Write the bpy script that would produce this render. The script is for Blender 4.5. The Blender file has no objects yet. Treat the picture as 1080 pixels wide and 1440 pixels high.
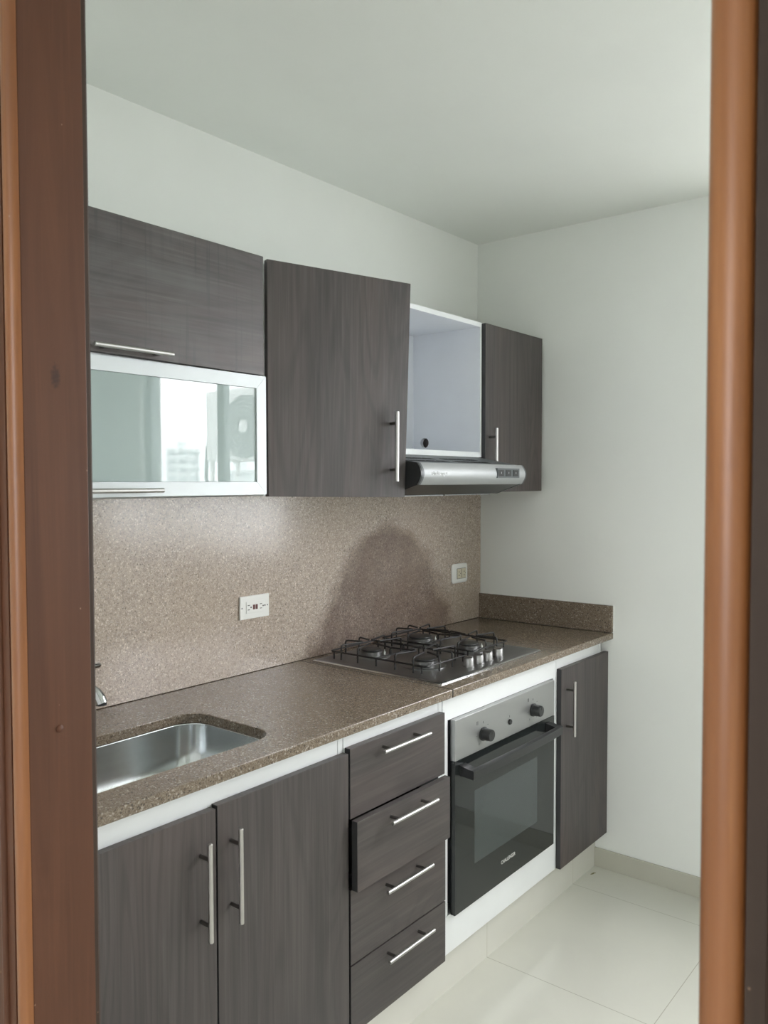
import bpy, bmesh, math, random
from mathutils import Vector, Matrix
random.seed(7)
PI = math.pi
C = bpy.context.scene.collection
sc = bpy.context.scene

# ------------------------------------------------------------------ materials
class G:
    """tiny node-graph helper"""
    def __init__(s, name):
        s.m = bpy.data.materials.new(name); s.m.use_nodes = True
        s.t = s.m.node_tree; s.t.nodes.clear()
        s.out = s.t.nodes.new('ShaderNodeOutputMaterial')
        s.p = s.t.nodes.new('ShaderNodeBsdfPrincipled')
        s.t.links.new(s.p.outputs[0], s.out.inputs[0])
    def put(s, sock, v):
        if isinstance(v, bpy.types.NodeSocket): s.t.links.new(v, sock)
        elif isinstance(v, (tuple, list)) and sock.type == 'RGBA' and len(v) == 3: sock.default_value = (*v, 1)
        else: sock.default_value = v
    def set(s, **k):
        for a, v in k.items():
            s.put(s.p.inputs[a.replace('_', ' ')], v)
        return s
    def math(s, op, a, b=0.0, c=None, clamp=False):
        n = s.t.nodes.new('ShaderNodeMath'); n.operation = op; n.use_clamp = clamp
        s.put(n.inputs[0], a); s.put(n.inputs[1], b)
        if c is not None: s.put(n.inputs[2], c)
        return n.outputs[0]
    def coord(s, which='Object'):
        return s.t.nodes.new('ShaderNodeTexCoord').outputs[which]
    def mapping(s, vec, scale=(1, 1, 1), loc=(0, 0, 0)):
        n = s.t.nodes.new('ShaderNodeMapping'); s.put(n.inputs['Vector'], vec)
        n.inputs['Scale'].default_value = scale; s.put(n.inputs['Location'], loc)
        return n.outputs[0]
    def noise(s, vec, scale=5, detail=3, rough=.5, dist=0.0):
        n = s.t.nodes.new('ShaderNodeTexNoise'); s.put(n.inputs['Vector'], vec)
        n.inputs['Scale'].default_value = scale; n.inputs['Detail'].default_value = detail
        n.inputs['Roughness'].default_value = rough; n.inputs['Distortion'].default_value = dist
        return n.outputs['Fac']
    def voronoi(s, vec, scale=5, out='Color', feature='F1'):
        n = s.t.nodes.new('ShaderNodeTexVoronoi'); n.feature = feature
        s.put(n.inputs['Vector'], vec); n.inputs['Scale'].default_value = scale
        return n.outputs[out]
    def ramp(s, fac, stops, interp='LINEAR'):
        n = s.t.nodes.new('ShaderNodeValToRGB'); n.color_ramp.interpolation = interp
        els = n.color_ramp.elements
        while len(els) < len(stops): els.new(.5)
        for e, (p, c) in zip(els, stops):
            e.position = p
            if not isinstance(c, (tuple, list)): c = (c, c, c)
            e.color = (*c, 1)
        s.put(n.inputs[0], fac)
        return n.outputs[0]
    def mix(s, fac, a, b, mode='MIX'):
        n = s.t.nodes.new('ShaderNodeMix'); n.data_type = 'RGBA'; n.blend_type = mode
        s.put(n.inputs[0], fac); s.put(n.inputs[6], a); s.put(n.inputs[7], b)
        return n.outputs[2]
    def sep(s, vec):
        n = s.t.nodes.new('ShaderNodeSeparateXYZ'); s.put(n.inputs[0], vec); return n.outputs
    def rand(s):
        return s.t.nodes.new('ShaderNodeObjectInfo').outputs['Random']
    def comb(s, x, y, z):
        n = s.t.nodes.new('ShaderNodeCombineXYZ')
        for i, v in enumerate((x, y, z)): s.put(n.inputs[i], v)
        return n.outputs[0]
    def bump(s, h, strength=.2, dist=.001):
        n = s.t.nodes.new('ShaderNodeBump'); n.inputs['Strength'].default_value = strength
        n.inputs['Distance'].default_value = dist; s.put(n.inputs['Height'], h)
        s.t.links.new(n.outputs[0], s.p.inputs['Normal'])

def simple(name, col, rough=.5, metal=0.0, var=.06, scale=12.0, **k):
    g = G(name)
    f = g.noise(g.coord(), scale, 3)
    a = tuple(c * (1 - var) for c in col); b = tuple(min(1, c * (1 + var)) for c in col)
    g.set(Base_Color=g.ramp(f, [(.3, a), (.7, b)]), Roughness=rough, Metallic=metal, **k)
    return g.m

def laminate(name, axis, tone=1.0, drips=False):
    """dark ash-grey wood-print laminate, grain running along axis (0=x, 2=z)"""
    g = G(name)
    off = g.math('MULTIPLY', g.rand(), 7.0)
    co = g.coord()
    loc = g.comb(off, off, off)
    sc1 = [26, 26, 26]; sc1[axis] = 1.1
    sc2 = [140, 140, 140]; sc2[axis] = 3.0
    sc3 = [4.2, 4.2, 4.2]; sc3[axis] = .8
    base = g.noise(g.mapping(co, tuple(sc1), loc), 1, 5, .55, 1.6)
    fine = g.noise(g.mapping(co, tuple(sc2), loc), 1, 3, .6)
    big = g.noise(g.mapping(co, tuple(sc3), loc), 1, 2, .5, .8)
    # cathedral figure: rings of a stretched field
    sc4 = [6.5, 6.5, 6.5]; sc4[axis] = .9
    fld = g.noise(g.mapping(co, tuple(sc4), loc), 1, 1, .4, .3)
    ring = g.math('SINE', g.math('MULTIPLY', fld, 95.0))
    ring = g.math('MULTIPLY_ADD', ring, .5, .5)
    t = tone
    c = g.ramp(base, [(.28, (.050*t, .0425*t, .042*t)), (.5, (.067*t, .0565*t, .0555*t)), (.72, (.090*t, .0755*t, .073*t))])
    c = g.mix(g.math('MULTIPLY', g.ramp(big, [(.42, 0.0), (.66, 1.0)]), .45), c, (.118*t, .086*t, .080*t))
    c = g.mix(g.math('MULTIPLY', g.ramp(ring, [(.0, 1.0), (.40, 0.0)]), .32), c, (.036*t, .033*t, .033*t))
    c = g.mix(g.math('MULTIPLY', g.ramp(fine, [(.5, 0.0), (.75, 1.0)]), .30), c, (.150*t, .138*t, .130*t))
    c = g.mix(g.math('MULTIPLY', g.ramp(fine, [(.25, 1.0), (.45, 0.0)]), .30), c, (.030*t, .027*t, .027*t))
    rough = g.ramp(fine, [(.3, .38), (.7, .50)])
    if drips:   # dried water runs on the flap
        x, y, z = g.sep(co)
        col = g.noise(g.comb(g.math('MULTIPLY', x, 75.0), 0.0, g.math('MULTIPLY', z, 2.2)), 1, 2, .5, .3)
        lump = g.noise(g.comb(g.math('MULTIPLY', x, 8.0), 3.3, g.math('MULTIPLY', z, 3.0)), 1, 2)
        m = g.math('MULTIPLY', g.ramp(col, [(.56, 0.0), (.62, 1.0)]), g.ramp(lump, [(.46, 0.0), (.56, 1.0)]))
        c = g.mix(g.math('MULTIPLY', m, .42), c, (.040, .040, .041))
        blot = g.noise(g.mapping(co, (5, 5, 7)), 1, 3, .6, .5)
        c = g.mix(g.math('MULTIPLY', g.ramp(blot, [(.45, 0.0), (.75, 1.0)]), .35), c, (.15, .155, .155))
    g.set(Base_Color=c, Roughness=rough, Specular_IOR_Level=.45)
    g.bump(fine, .12, .0004)
    return g.m

def granite(name, stain=False, light=1.0):
    g = G(name)
    co = g.coord()
    wob = g.noise(co, 60, 2)
    v = g.mapping(co, (1, 1, 1))
    cell = g.voronoi(v, 520)
    cell = g.sep(cell)[0]
    cell2 = g.sep(g.voronoi(v, 300))[1]
    n1 = g.noise(co, 330, 3, .7)
    big = g.noise(co, 5, 3, .55)
    l = light
    c = g.ramp(cell, [(.0, (.105*l, .074*l, .050*l)), (.25, (.165*l, .128*l, .092*l)), (.6, (.215*l, .170*l, .126*l)), (.9, (.29*l, .235*l, .185*l))])
    c = g.mix(g.math('MULTIPLY', g.ramp(n1, [(.35, 1.0), (.5, 0.0)]), .45), c, (.085*l, .066*l, .050*l))
    c = g.mix(g.ramp(cell2, [(.93, 0.0), (.95, .8)]), c, (.045, .036, .032))
    c = g.mix(g.ramp(cell2, [(.05, .6), (.07, 0.0)]), c, (.50*l, .45*l, .40*l))
    c = g.mix(g.math('MULTIPLY', g.ramp(big, [(.4, 0.0), (.68, 1.0)]), .22), c, (.16*l, .125*l, .085*l))
    rough = .16
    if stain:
        c = g.mix(.42, c, (.45, .400, .385))  # paler mix on the splash slab stands for reflections
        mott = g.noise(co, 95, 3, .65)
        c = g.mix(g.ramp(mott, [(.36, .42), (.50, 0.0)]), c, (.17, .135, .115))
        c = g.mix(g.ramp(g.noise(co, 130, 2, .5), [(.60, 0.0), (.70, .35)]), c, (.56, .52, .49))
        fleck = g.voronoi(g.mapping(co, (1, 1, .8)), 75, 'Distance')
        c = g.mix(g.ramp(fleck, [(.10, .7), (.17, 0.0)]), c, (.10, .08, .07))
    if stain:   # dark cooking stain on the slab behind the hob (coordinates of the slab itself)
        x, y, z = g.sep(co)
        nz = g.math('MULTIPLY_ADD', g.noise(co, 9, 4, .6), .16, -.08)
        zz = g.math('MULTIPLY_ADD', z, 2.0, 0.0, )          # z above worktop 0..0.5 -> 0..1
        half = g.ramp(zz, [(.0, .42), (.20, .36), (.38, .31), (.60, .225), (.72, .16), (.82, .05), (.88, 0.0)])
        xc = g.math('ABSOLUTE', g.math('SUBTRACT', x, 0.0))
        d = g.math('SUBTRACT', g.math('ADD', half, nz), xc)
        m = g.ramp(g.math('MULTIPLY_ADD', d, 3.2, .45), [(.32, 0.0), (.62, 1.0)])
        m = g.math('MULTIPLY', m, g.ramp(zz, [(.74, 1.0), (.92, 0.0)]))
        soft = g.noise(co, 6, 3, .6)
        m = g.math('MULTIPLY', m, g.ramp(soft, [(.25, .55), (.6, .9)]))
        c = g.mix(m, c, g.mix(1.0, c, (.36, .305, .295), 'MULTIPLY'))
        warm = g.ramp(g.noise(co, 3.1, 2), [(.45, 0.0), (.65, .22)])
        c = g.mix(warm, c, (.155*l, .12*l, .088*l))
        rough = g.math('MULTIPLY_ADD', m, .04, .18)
    g.set(Base_Color=c, Roughness=rough, Specular_IOR_Level=.55)
    return g.m

def steel(name, col=(.55, .56, .56), rough=.28, axis=0, metal=1.0):
    g = G(name)
    s = [300, 300, 300]; s[axis] = 4
    f = g.noise(g.mapping(g.coord(), tuple(s)), 1, 3, .6)
    g.set(Base_Color=g.ramp(f, [(.3, tuple(c*.97 for c in col)), (.7, col)]), Metallic=metal,
          Roughness=g.ramp(f, [(.3, rough*.95), (.7, rough*1.06)]))
    return g.m

def paint(name, col, rough=.55):
    g = G(name)
    co = g.coord()
    f = g.noise(co, 2.2, 4, .6)
    a = tuple(c*.975 for c in col)
    g.set(Base_Color=g.ramp(f, [(.35, a), (.65, col)]), Roughness=rough, Specular_IOR_Level=.3)
    g.bump(g.noise(co, 160, 3, .6), .08, .0006)
    return g.m

def tiles(name, col, grout, ox, oy, pitch, gap=.0022, rough=.12):
    g = G(name)
    co = g.coord(); x, y, z = g.sep(co)
    def line(v, o):
        f = g.math('FRACT', g.math('DIVIDE', g.math('SUBTRACT', v, o), pitch))
        f = g.math('MINIMUM', f, g.math('SUBTRACT', 1.0, f))
        return g.math('LESS_THAN', f, gap / pitch / 2 * 1.0)
    m = g.math('MAXIMUM', line(x, ox), line(y, oy))
    n = g.noise(co, 3, 5, .6, .4)
    c = g.ramp(n, [(.3, tuple(v*.95 for v in col)), (.7, col)])
    c = g.mix(m, c, grout)
    g.set(Base_Color=c, Roughness=g.math('MULTIPLY_ADD', m, .5, rough), Specular_IOR_Level=.5)
    return g.m

def timber(name, dark, mid, lite, rough=.3, coat=.4, knot=None):
    g = G(name)
    co = g.coord()
    a = g.noise(g.mapping(co, (30, 30, 1.6)), 1, 4, .6, .9)
    b = g.noise(g.mapping(co, (220, 220, 5)), 1, 2, .5)
    big = g.noise(g.mapping(co, (3, 3, 1.7)), 1, 3)
    c = g.ramp(a, [(.25, dark), (.55, mid), (.8, lite)])
    c = g.mix(g.math('MULTIPLY', g.ramp(big, [(.4, 0.0), (.7, 1.0)]), .35), c, dark)
    c = g.mix(g.math('MULTIPLY', g.ramp(b, [(.55, 0.0), (.7, 1.0)]), .25), c, lite)
    spk = g.voronoi(g.mapping(co, (1, 1, .8)), 42, 'Distance')
    c = g.mix(g.ramp(spk, [(.025, .6), (.045, 0.0)]), c, (.42, .27, .18))
    if knot:
        kx, ky, kz = g.sep(co)
        dx = g.math('DIVIDE', g.math('SUBTRACT', kx, knot[0]), .0065); dy = g.math('DIVIDE', g.math('SUBTRACT', ky, knot[1]), .03)
        dz = g.math('DIVIDE', g.math('SUBTRACT', kz, knot[2]), .016)
        dd = g.math('ADD', g.math('ADD', g.math('MULTIPLY', dx, dx), g.math('MULTIPLY', dy, dy)), g.math('MULTIPLY', dz, dz))
        dd = g.math('ADD', dd, g.math('MULTIPLY_ADD', g.noise(co, 260, 3), 1.6, -.8))
        c = g.mix(g.ramp(dd, [(.05, .7), (1.0, 0.0)]), c, (.030, .014, .010))
    g.set(Base_Color=c, Roughness=rough, Coat_Weight=coat, Coat_Roughness=.38, Specular_IOR_Level=.35)
    return g.m

M = {}
M['wood_v'] = laminate('dark_laminate_vertical', 2)
M['wood_h'] = laminate('dark_laminate_horizontal', 0)
M['wood_flap'] = laminate('dark_laminate_flap', 0, 1.12, True)
M['edge'] = simple('dark_edge_band', (.035, .035, .037), .4)
M['white'] = simple('white_melamine', (.80, .82, .83), .35, var=.015)
M['niche'] = simple('white_melamine_inside', (.76, .78, .82), .45, var=.015)
M['granite'] = granite('granite_worktop')
M['granite_splash'] = granite('granite_splashback', True, 2.45)  # worktop granite lifted paler, reflected light painted into its colour
M['wall'] = paint('wall_paint', (.82, .835, .805))
M['ceil'] = paint('ceiling_paint', (.81, .83, .795))
M['floor'] = tiles('floor_tiles', (.67, .665, .60), (.36, .35, .29), -.19, -1.054, .592)
M['kick'] = tiles('plinth_tiles', (.70, .69, .635), (.42, .40, .33), -.19, 5.3, .592, .002, .2)
M['skirt'] = tiles('skirting_tiles', (.50, .49, .42), (.34, .33, .28), 9.2, -1.054, .592, .002, .25)
M['alu'] = simple('satin_aluminium', (.58, .61, .62), .45, .2, .02)
M['glass_door'] = simple('pale_green_glass', (.36, .43, .42), .0, 0, .01, 3, IOR=1.65)
M['steel'] = steel('brushed_steel', (.46, .465, .465), .45)
M['hoodsteel'] = steel('hood_satin_steel', (.38, .39, .39), .55, 0, .75)
M['handle'] = steel('satin_handle_steel', (.60, .58, .56), .34, 2)
M['handle_h'] = steel('satin_handle_steel_flat', (.50, .49, .475), .40, 0)
M['post'] = steel('handle_post_steel', (.22, .21, .20), .35)
M['hob'] = steel('hob_steel', (.30, .30, .305), .34)
M['knobsteel'] = steel('knob_satin_steel', (.36, .355, .35), .42, 2)
M['hob_highlight'] = steel('hob_rim_highlight_steel', (.60, .60, .60), .22)
M['sink'] = steel('sink_steel', (.66, .69, .70), .20)
M['chrome'] = simple('chrome', (.55, .56, .57), .08, 1.0, .01)
M['burner'] = simple('burner_alloy', (.28, .28, .28), .35, .9)
M['cap'] = simple('burner_cap_enamel', (.028, .028, .028), .4)
M['wire'] = simple('black_wire_enamel', (.016, .015, .015), .48)
M['blackplastic'] = simple('black_plastic', (.022, .023, .024), .32)
M['grey_plastic'] = simple('dark_grey_plastic', (.10, .11, .115), .4)
M['oven_glass'] = simple('black_oven_glass', (.018, .021, .021), .04, 0, .02, 3)
M['void'] = simple('dark_recess', (.008, .008, .008), .7)
M['plate'] = simple('white_switch_plastic', (.82, .82, .79), .3, var=.01)
M['ivory'] = simple('ivory_insert_plastic', (.62, .57, .44), .35, var=.03)
M['mark'] = simple('dark_print', (.05, .05, .05), .5)
M['redmark'] = simple('dark_red_button', (.12, .03, .03), .4)
M['logo'] = simple('silver_print', (.62, .62, .60), .4)
M['emboss'] = simple('pale_print', (.55, .56, .56), .35, .3)
M['sealant'] = simple('white_sealant', (.85, .85, .83), .5)
M['leaf'] = simple('dry_leaf', (.16, .14, .07), .7)
M['frame'] = timber('varnished_brown_wood', (.082, .030, .014), (.120, .046, .023), (.155, .062, .031), .48, .04, (-.0004, .370, 1.5858))
M['nosing'] = timber('varnished_orange_wood', (.22, .075, .022), (.34, .125, .038), (.46, .19, .068), .46, .75)
M['frame_dark'] = timber('dark_brown_wood', (.040, .024, .016), (.052, .031, .021), (.066, .040, .027), .6, .0)  # darker brown wood for the edge strips and right casing
M['winframe'] = simple('grey_window_frame', (.22, .25, .25), .4, .2)
M['ac'] = simple('outdoor_unit_enamel', (.86, .87, .86), .45, var=.02)
M['acgrey'] = simple('outdoor_fan_grey', (.22, .24, .24), .5)
M['tower'] = simple('tower_render_white', (.80, .84, .84), .8)
M['towerwin'] = simple('tower_window_band', (.50, .55, .57), .4)
M['hill'] = simple('hazy_hillside', (.74, .78, .79), .95, 0, .1, .004)  # distance haze put into the pale colour, no volume
M['ground'] = simple('hazy_city_ground', (.24, .245, .24), .95, 0, .15, .01)
M['concrete'] = simple('balcony_concrete', (.45, .45, .42), .8)
g = G('grease_filter_mesh'); v = g.voronoi(g.coord(), 420, 'Distance')
g.set(Base_Color=g.ramp(v, [(.2, (.10, .105, .105)), (.5, (.25, .26, .26))]), Metallic=.7, Roughness=.45); M['filter'] = g.m
g = G('oven_window_glass'); x, y, z = g.sep(g.coord())
f1 = g.math('FRACT', g.math('MULTIPLY', x, 260.0)); f2 = g.math('FRACT', g.math('MULTIPLY', z, 260.0))
f1 = g.math('LESS_THAN', f1, .5); f2 = g.math('LESS_THAN', f2, .5)
g.set(Base_Color=g.mix(g.math('MULTIPLY', f1, f2), (.062, .074, .074), (.030, .036, .036)), Roughness=.06); M['oven_window'] = g.m
g = G('window_pane'); t = g.t
tr = t.nodes.new('ShaderNodeBsdfTransparent'); gl = t.nodes.new('ShaderNodeBsdfGlossy'); gl.inputs['Roughness'].default_value = .02
mx = t.nodes.new('ShaderNodeMixShader'); mx.inputs[0].default_value = .06
t.links.new(tr.outputs[0], mx.inputs[1]); t.links.new(gl.outputs[0], mx.inputs[2]); t.links.new(mx.outputs[0], g.out.inputs[0]); M['pane'] = g.m

# ------------------------------------------------------------------ geometry helpers
def box(bm, x0, x1, y0, y1, z0, z1):
    vs = [bm.verts.new(p) for p in ((x0,y0,z0),(x1,y0,z0),(x1,y1,z0),(x0,y1,z0),(x0,y0,z1),(x1,y0,z1),(x1,y1,z1),(x0,y1,z1))]
    for f in ((0,3,2,1),(4,5,6,7),(0,1,5,4),(1,2,6,5),(2,3,7,6),(3,0,4,7)): bm.faces.new([vs[i] for i in f])
def hexa(bm, pts):
    vs = [bm.verts.new(p) for p in pts]
    for f in ((0,3,2,1),(4,5,6,7),(0,1,5,4),(1,2,6,5),(2,3,7,6),(3,0,4,7)): bm.faces.new([vs[i] for i in f])
def frame_of(d):
    d = d.normalized(); a = Vector((0,0,1)) if abs(d.z) < .9 else Vector((1,0,0))
    u = d.cross(a).normalized(); return u, d.cross(u).normalized()
def tube(bm, pts, r, seg=12, caps=True):
    pts = [Vector(p) for p in pts]; n = len(pts); rings = []
    rr = r if isinstance(r, (list, tuple)) else [r]*n
    u = None
    for i, p in enumerate(pts):
        d = (pts[min(i+1, n-1)] - pts[max(i-1, 0)]).normalized()
        if u is None: u, w = frame_of(d)
        else:
            u = (u - d*u.dot(d)).normalized(); w = d.cross(u).normalized()
        rings.append([bm.verts.new(p + (u*math.cos(2*PI*k/seg) + w*math.sin(2*PI*k/seg))*rr[i]) for k in range(seg)])
    for a, b in zip(rings, rings[1:]):
        for k in range(seg): bm.faces.new((a[k], a[(k+1)%seg], b[(k+1)%seg], b[k]))
    if caps: bm.faces.new(rings[0][::-1]); bm.faces.new(rings[-1])
def lathe(bm, c, prof, axis='z', seg=32):
    """prof: list of (radius, height) along axis from c"""
    c = Vector(c); rings = []
    for r, h in prof:
        ring = []
        for k in range(seg):
            a = 2*PI*k/seg; q = (r*math.cos(a), r*math.sin(a))
            if axis == 'z': p = Vector((q[0], q[1], h))
            elif axis == 'y': p = Vector((q[0], h, q[1]))
            else: p = Vector((h, q[0], q[1]))
            ring.append(bm.verts.new(c + p))
        rings.append(ring)
    for a, b in zip(rings, rings[1:]):
        for k in range(seg): bm.faces.new((a[k], a[(k+1)%seg], b[(k+1)%seg], b[k]))
    bm.faces.new(rings[0][::-1]); bm.faces.new(rings[-1])
def prism_x(bm, prof, x0, x1):
    """closed (y,z) outline extruded along x"""
    a = [bm.verts.new((x0, y, z)) for y, z in prof]; b = [bm.verts.new((x1, y, z)) for y, z in prof]
    n = len(prof)
    for i in range(n): bm.faces.new((a[i], a[(i+1)%n], b[(i+1)%n], b[i]))
    bm.faces.new(a[::-1]); bm.faces.new(b)
def rrect(x0, x1, y0, y1, r, seg=8):
    pts = []
    for cx, cy, a0 in ((x1-r, y1-r, 0), (x0+r, y1-r, 90), (x0+r, y0+r, 180), (x1-r, y0+r, 270)):
        for k in range(seg+1):
            a = math.radians(a0 + 90*k/seg); pts.append((cx + r*math.cos(a), cy + r*math.sin(a)))
    return pts
def arc(p0, p1, p2, n=5):
    """quadratic corner"""
    p0, p1, p2 = map(Vector, (p0, p1, p2))
    return [p0*(1-t)**2 + p1*2*t*(1-t) + p2*t*t for t in [i/n for i in range(n+1)]]

def obj(name, build, m, parent=None, bevel=0.0, smooth=False):
    """build(bm) in world coordinates; the object is stored relative to its thing's base"""
    bm = bmesh.new(); build(bm)
    bmesh.ops.recalc_face_normals(bm, faces=bm.faces)
    base = Vector((0,0,0)); q = parent
    if parent is not None:
        while q is not None: base += q.location; q = q.parent
        loc = Vector((0,0,0))
    else:
        xs = [v.co for v in bm.verts]
        loc = Vector(((min(v.x for v in xs)+max(v.x for v in xs))/2, (min(v.y for v in xs)+max(v.y for v in xs))/2, min(v.z for v in xs)))
    sh = -(base + loc)
    for v in bm.verts: v.co += sh
    me = bpy.data.meshes.new(name); bm.to_mesh(me); bm.free()
    me.materials.append(m if not isinstance(m, str) else M[m])
    if smooth: me.shade_smooth()
    o = bpy.data.objects.new(name, me); C.objects.link(o); o.location = loc
    if parent is not None: o.parent = parent
    if smooth and smooth != 'all':
        me.set_sharp_from_angle(angle=math.radians(38))
    if bevel:
        b = o.modifiers.new('bevel', 'BEVEL'); b.width = bevel; b.segments = 2; b.limit_method = 'ANGLE'; b.harden_normals = False
    return o
def B(name, dims, m, parent=None, bevel=0.0):
    def f(bm):
        for d in (dims if isinstance(dims[0], (tuple, list)) else [dims]): box(bm, *d)
    return obj(name, f, m, parent, bevel)
def thing(name, label, cat, loc, group=None, kind=None):
    o = bpy.data.objects.new(name, None); C.objects.link(o); o.location = loc; o.empty_display_size = .05
    if label: o['label'] = label; o['category'] = cat
    if group: o['group'] = group
    if kind: o['kind'] = kind
    return o
def tag(o, label, cat, group=None, kind=None):
    o['label'] = label; o['category'] = cat
    if group: o['group'] = group
    if kind: o['kind'] = kind
    return o
def struct(o, label=None):
    o['kind'] = 'structure'
    if label: o['label'] = label
    return o
def text_mesh(name, s, size, m, parent, org, xdir, zdir, extr=.0004, align='LEFT', shear=0.0, stretch=1.0):
    cu = bpy.data.curves.new(name, 'FONT'); cu.body = s; cu.size = size; cu.extrude = extr; cu.align_x = align; cu.shear = shear
    tmp = bpy.data.objects.new(name, cu); C.objects.link(tmp)
    me = bpy.data.meshes.new_from_object(tmp.evaluated_get(bpy.context.evaluated_depsgraph_get()))
    C.objects.unlink(tmp); bpy.data.objects.remove(tmp)
    xd, zd = Vector(xdir), Vector(zdir); nd = xd.cross(zd)
    base = Vector((0,0,0)); q = parent
    while q is not None: base += q.location; q = q.parent
    for v in me.vertices:
        v.co = Vector(org) + xd*v.co.x*stretch + zd*v.co.y + nd*v.co.z - base
    me.materials.clear(); me.materials.append(M[m])
    o = bpy.data.objects.new(name, me); C.objects.link(o); o.parent = parent
    return o

def bar_handle(parent, x, y, z, length, vertical, stand=.030, r=.0050, spacing=None, ydoor=None, mat=None):
    """rod centred at (x, y, z); two posts go back to the door face"""
    spacing = spacing or length*.67
    h = length/2
    ax = Vector((0,0,1)) if vertical else Vector((1,0,0))
    c = Vector((x, y, z))
    def f(bm):
        e = .0012
        tube(bm, [c-ax*h, c-ax*(h-e), c+ax*(h-e), c+ax*h], [r*.8, r, r, r*.8], 16)
    hd = obj('handle', f, mat or ('handle' if vertical else 'handle_h'), parent, smooth=True)
    for s in (-1, 1):
        p = c + ax*s*spacing/2
        obj('post', lambda bm: tube(bm, [p+Vector((0, .0042, 0)), p+Vector((0, stand, 0))], .0042, 12), 'post', hd, smooth=True)
    return hd

# ------------------------------------------------------------------ measured layout
H = 2.4388
XL = -2.38            # kitchen face of the doorway wall
YF = -3.35            # wall opposite the cabinets
YC = -.564            # carcass fronts
YD = -.582            # door fronts
ZB = .1387            # carcass bottom
ZU = .8768            # underside of worktop
ZT = .900

# ------------------------------------------------------------------ the setting
struct(B('floor', (-5.6, .0, YF, .0, -.06, 0), 'floor'))
# tile joints use object coordinates: shift the mesh so they are world ones
def world_coords(o):
    for v in o.data.vertices: v.co += o.location
    o.location = (0,0,0)
world_coords(bpy.data.objects['floor'])
struct(B('ceiling', (-5.6, .0, YF, .0, H, H+.1), 'ceil'))
struct(B('wall_back', (-5.6, .15, 0, .15, -.06, H+.1), 'wall'))
struct(B('wall_front', (-5.6, .15, YF-.15, YF, -.06, H+.1), 'wall'))
WY0, WY1, WZ0, WZ1 = -2.97, -1.18, 1.06, 2.26
struct(B('wall_right', [(0, .15, YF, WY0, -.06, H+.1), (0, .15, WY1, 0, -.06, H+.1), (0, .15, WY0, WY1, -.06, WZ0), (0, .15, WY0, WY1, WZ1, H+.1)], 'wall'))
DY0, DY1, DZ = -1.7275, -.946, 2.42     # rough opening in the doorway wall
struct(B('wall_left', [(-2.455, XL, YF, DY0-.002, 0, H), (-2.455, XL, DY1+.002, 0, 0, H)], 'wall'))
HW0, HW1 = -2.55, -1.2                    # window added in the unseen hall to give fill light
struct(B('wall_hall', [(-5.75, -5.6, YF, HW0, -.06, H+.1), (-5.75, -5.6, HW1, 0, -.06, H+.1), (-5.75, -5.6, HW0, HW1, -.06, .95), (-5.75, -5.6, HW0, HW1, 2.25, H+.1)], 'wall'))

def window(name, x0, x1, y0, y1, z0, z1, ym):
    w = thing(name, None, None, ((x0+x1)/2, (y0+y1)/2, z0), kind='structure')
    t = .05; xc = (x0+x1)/2
    B('window_frame', [(xc-.03, xc+.03, y0, y0+t, z0, z1), (xc-.03, xc+.03, y1-t, y1, z0, z1), (xc-.03, xc+.03, y0+t, y1-t, z0, z0+t), (xc-.03, xc+.03, y0+t, y1-t, z1-t, z1)], 'winframe', w)
    B('mullion', (xc-.02, xc+.02, ym-.028, ym+.028, z0+t, z1-t), 'winframe', w)
    B('pane', (xc-.003, xc+.003, y0+t, ym-.028, z0+t, z1-t), 'pane', w)
    B('pane', (xc-.003, xc+.003, ym+.028, y1-t, z0+t, z1-t), 'pane', w)
    return w
window('window_1', 0.0, .15, WY0, WY1, WZ0, WZ1, -2.305)
window('added_fill_window', -5.75, -5.6, HW0, HW1, .95, 2.25, -1.8)  # unseen window, added for fill light from behind the camera

o = struct(B('baseboard_right', (-.009, -.0005, YF, -.5352, 0.0, .0722), 'skirt', bevel=.001)); world_coords(o)
o = struct(B('trim_1', (-2.29, -.0005, -.535, -.524, 0.0, ZB-.0005), 'kick')); world_coords(o)

# doorway lining with rounded nosing towards the camera's room
dj = thing('door_1', 'varnished brown wooden door frame the photo is taken through', 'door frame', (-2.42, -1.34, 0), kind='structure')
NX = -2.459
def lining(y_face, y_back):
    s = 1 if y_back > y_face else -1
    def f(bm):
        prof = [(NX, y_back), (NX, y_face), (XL-.0015, y_face), (XL-.0015, y_back)]
        a = [bm.verts.new((x, y, .0005)) for x, y in prof]; b = [bm.verts.new((x, y, DZ)) for x, y in prof]
        n = len(prof)
        for i in range(n): bm.faces.new((a[i], a[(i+1)%n], b[(i+1)%n], b[i]))
        bm.faces.new(a[::-1]); bm.faces.new(b)
    return f
def nosing(yc, r):
    def f(bm):
        n = 14; prof = []
        for k in range(n+1):
            a = math.radians(90 + 180*k/n); prof.append((NX-.0003 + r*math.cos(a)*.9, yc + r*math.sin(a)))
        A = [bm.verts.new((x, y, .0005)) for x, y in prof]; Bv = [bm.verts.new((x, y, DZ)) for x, y in prof]
        m = len(prof)
        for i in range(m): bm.faces.new((A[i], A[(i+1)%m], Bv[(i+1)%m], Bv[i]))
        bm.faces.new(A[::-1]); bm.faces.new(Bv)
    return f
jl = obj('jamb', lining(-.970, -.946), 'frame', dj, bevel=.0008)
obj('nosing', nosing(-.958, .012), 'nosing', jl, smooth=True)
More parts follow.
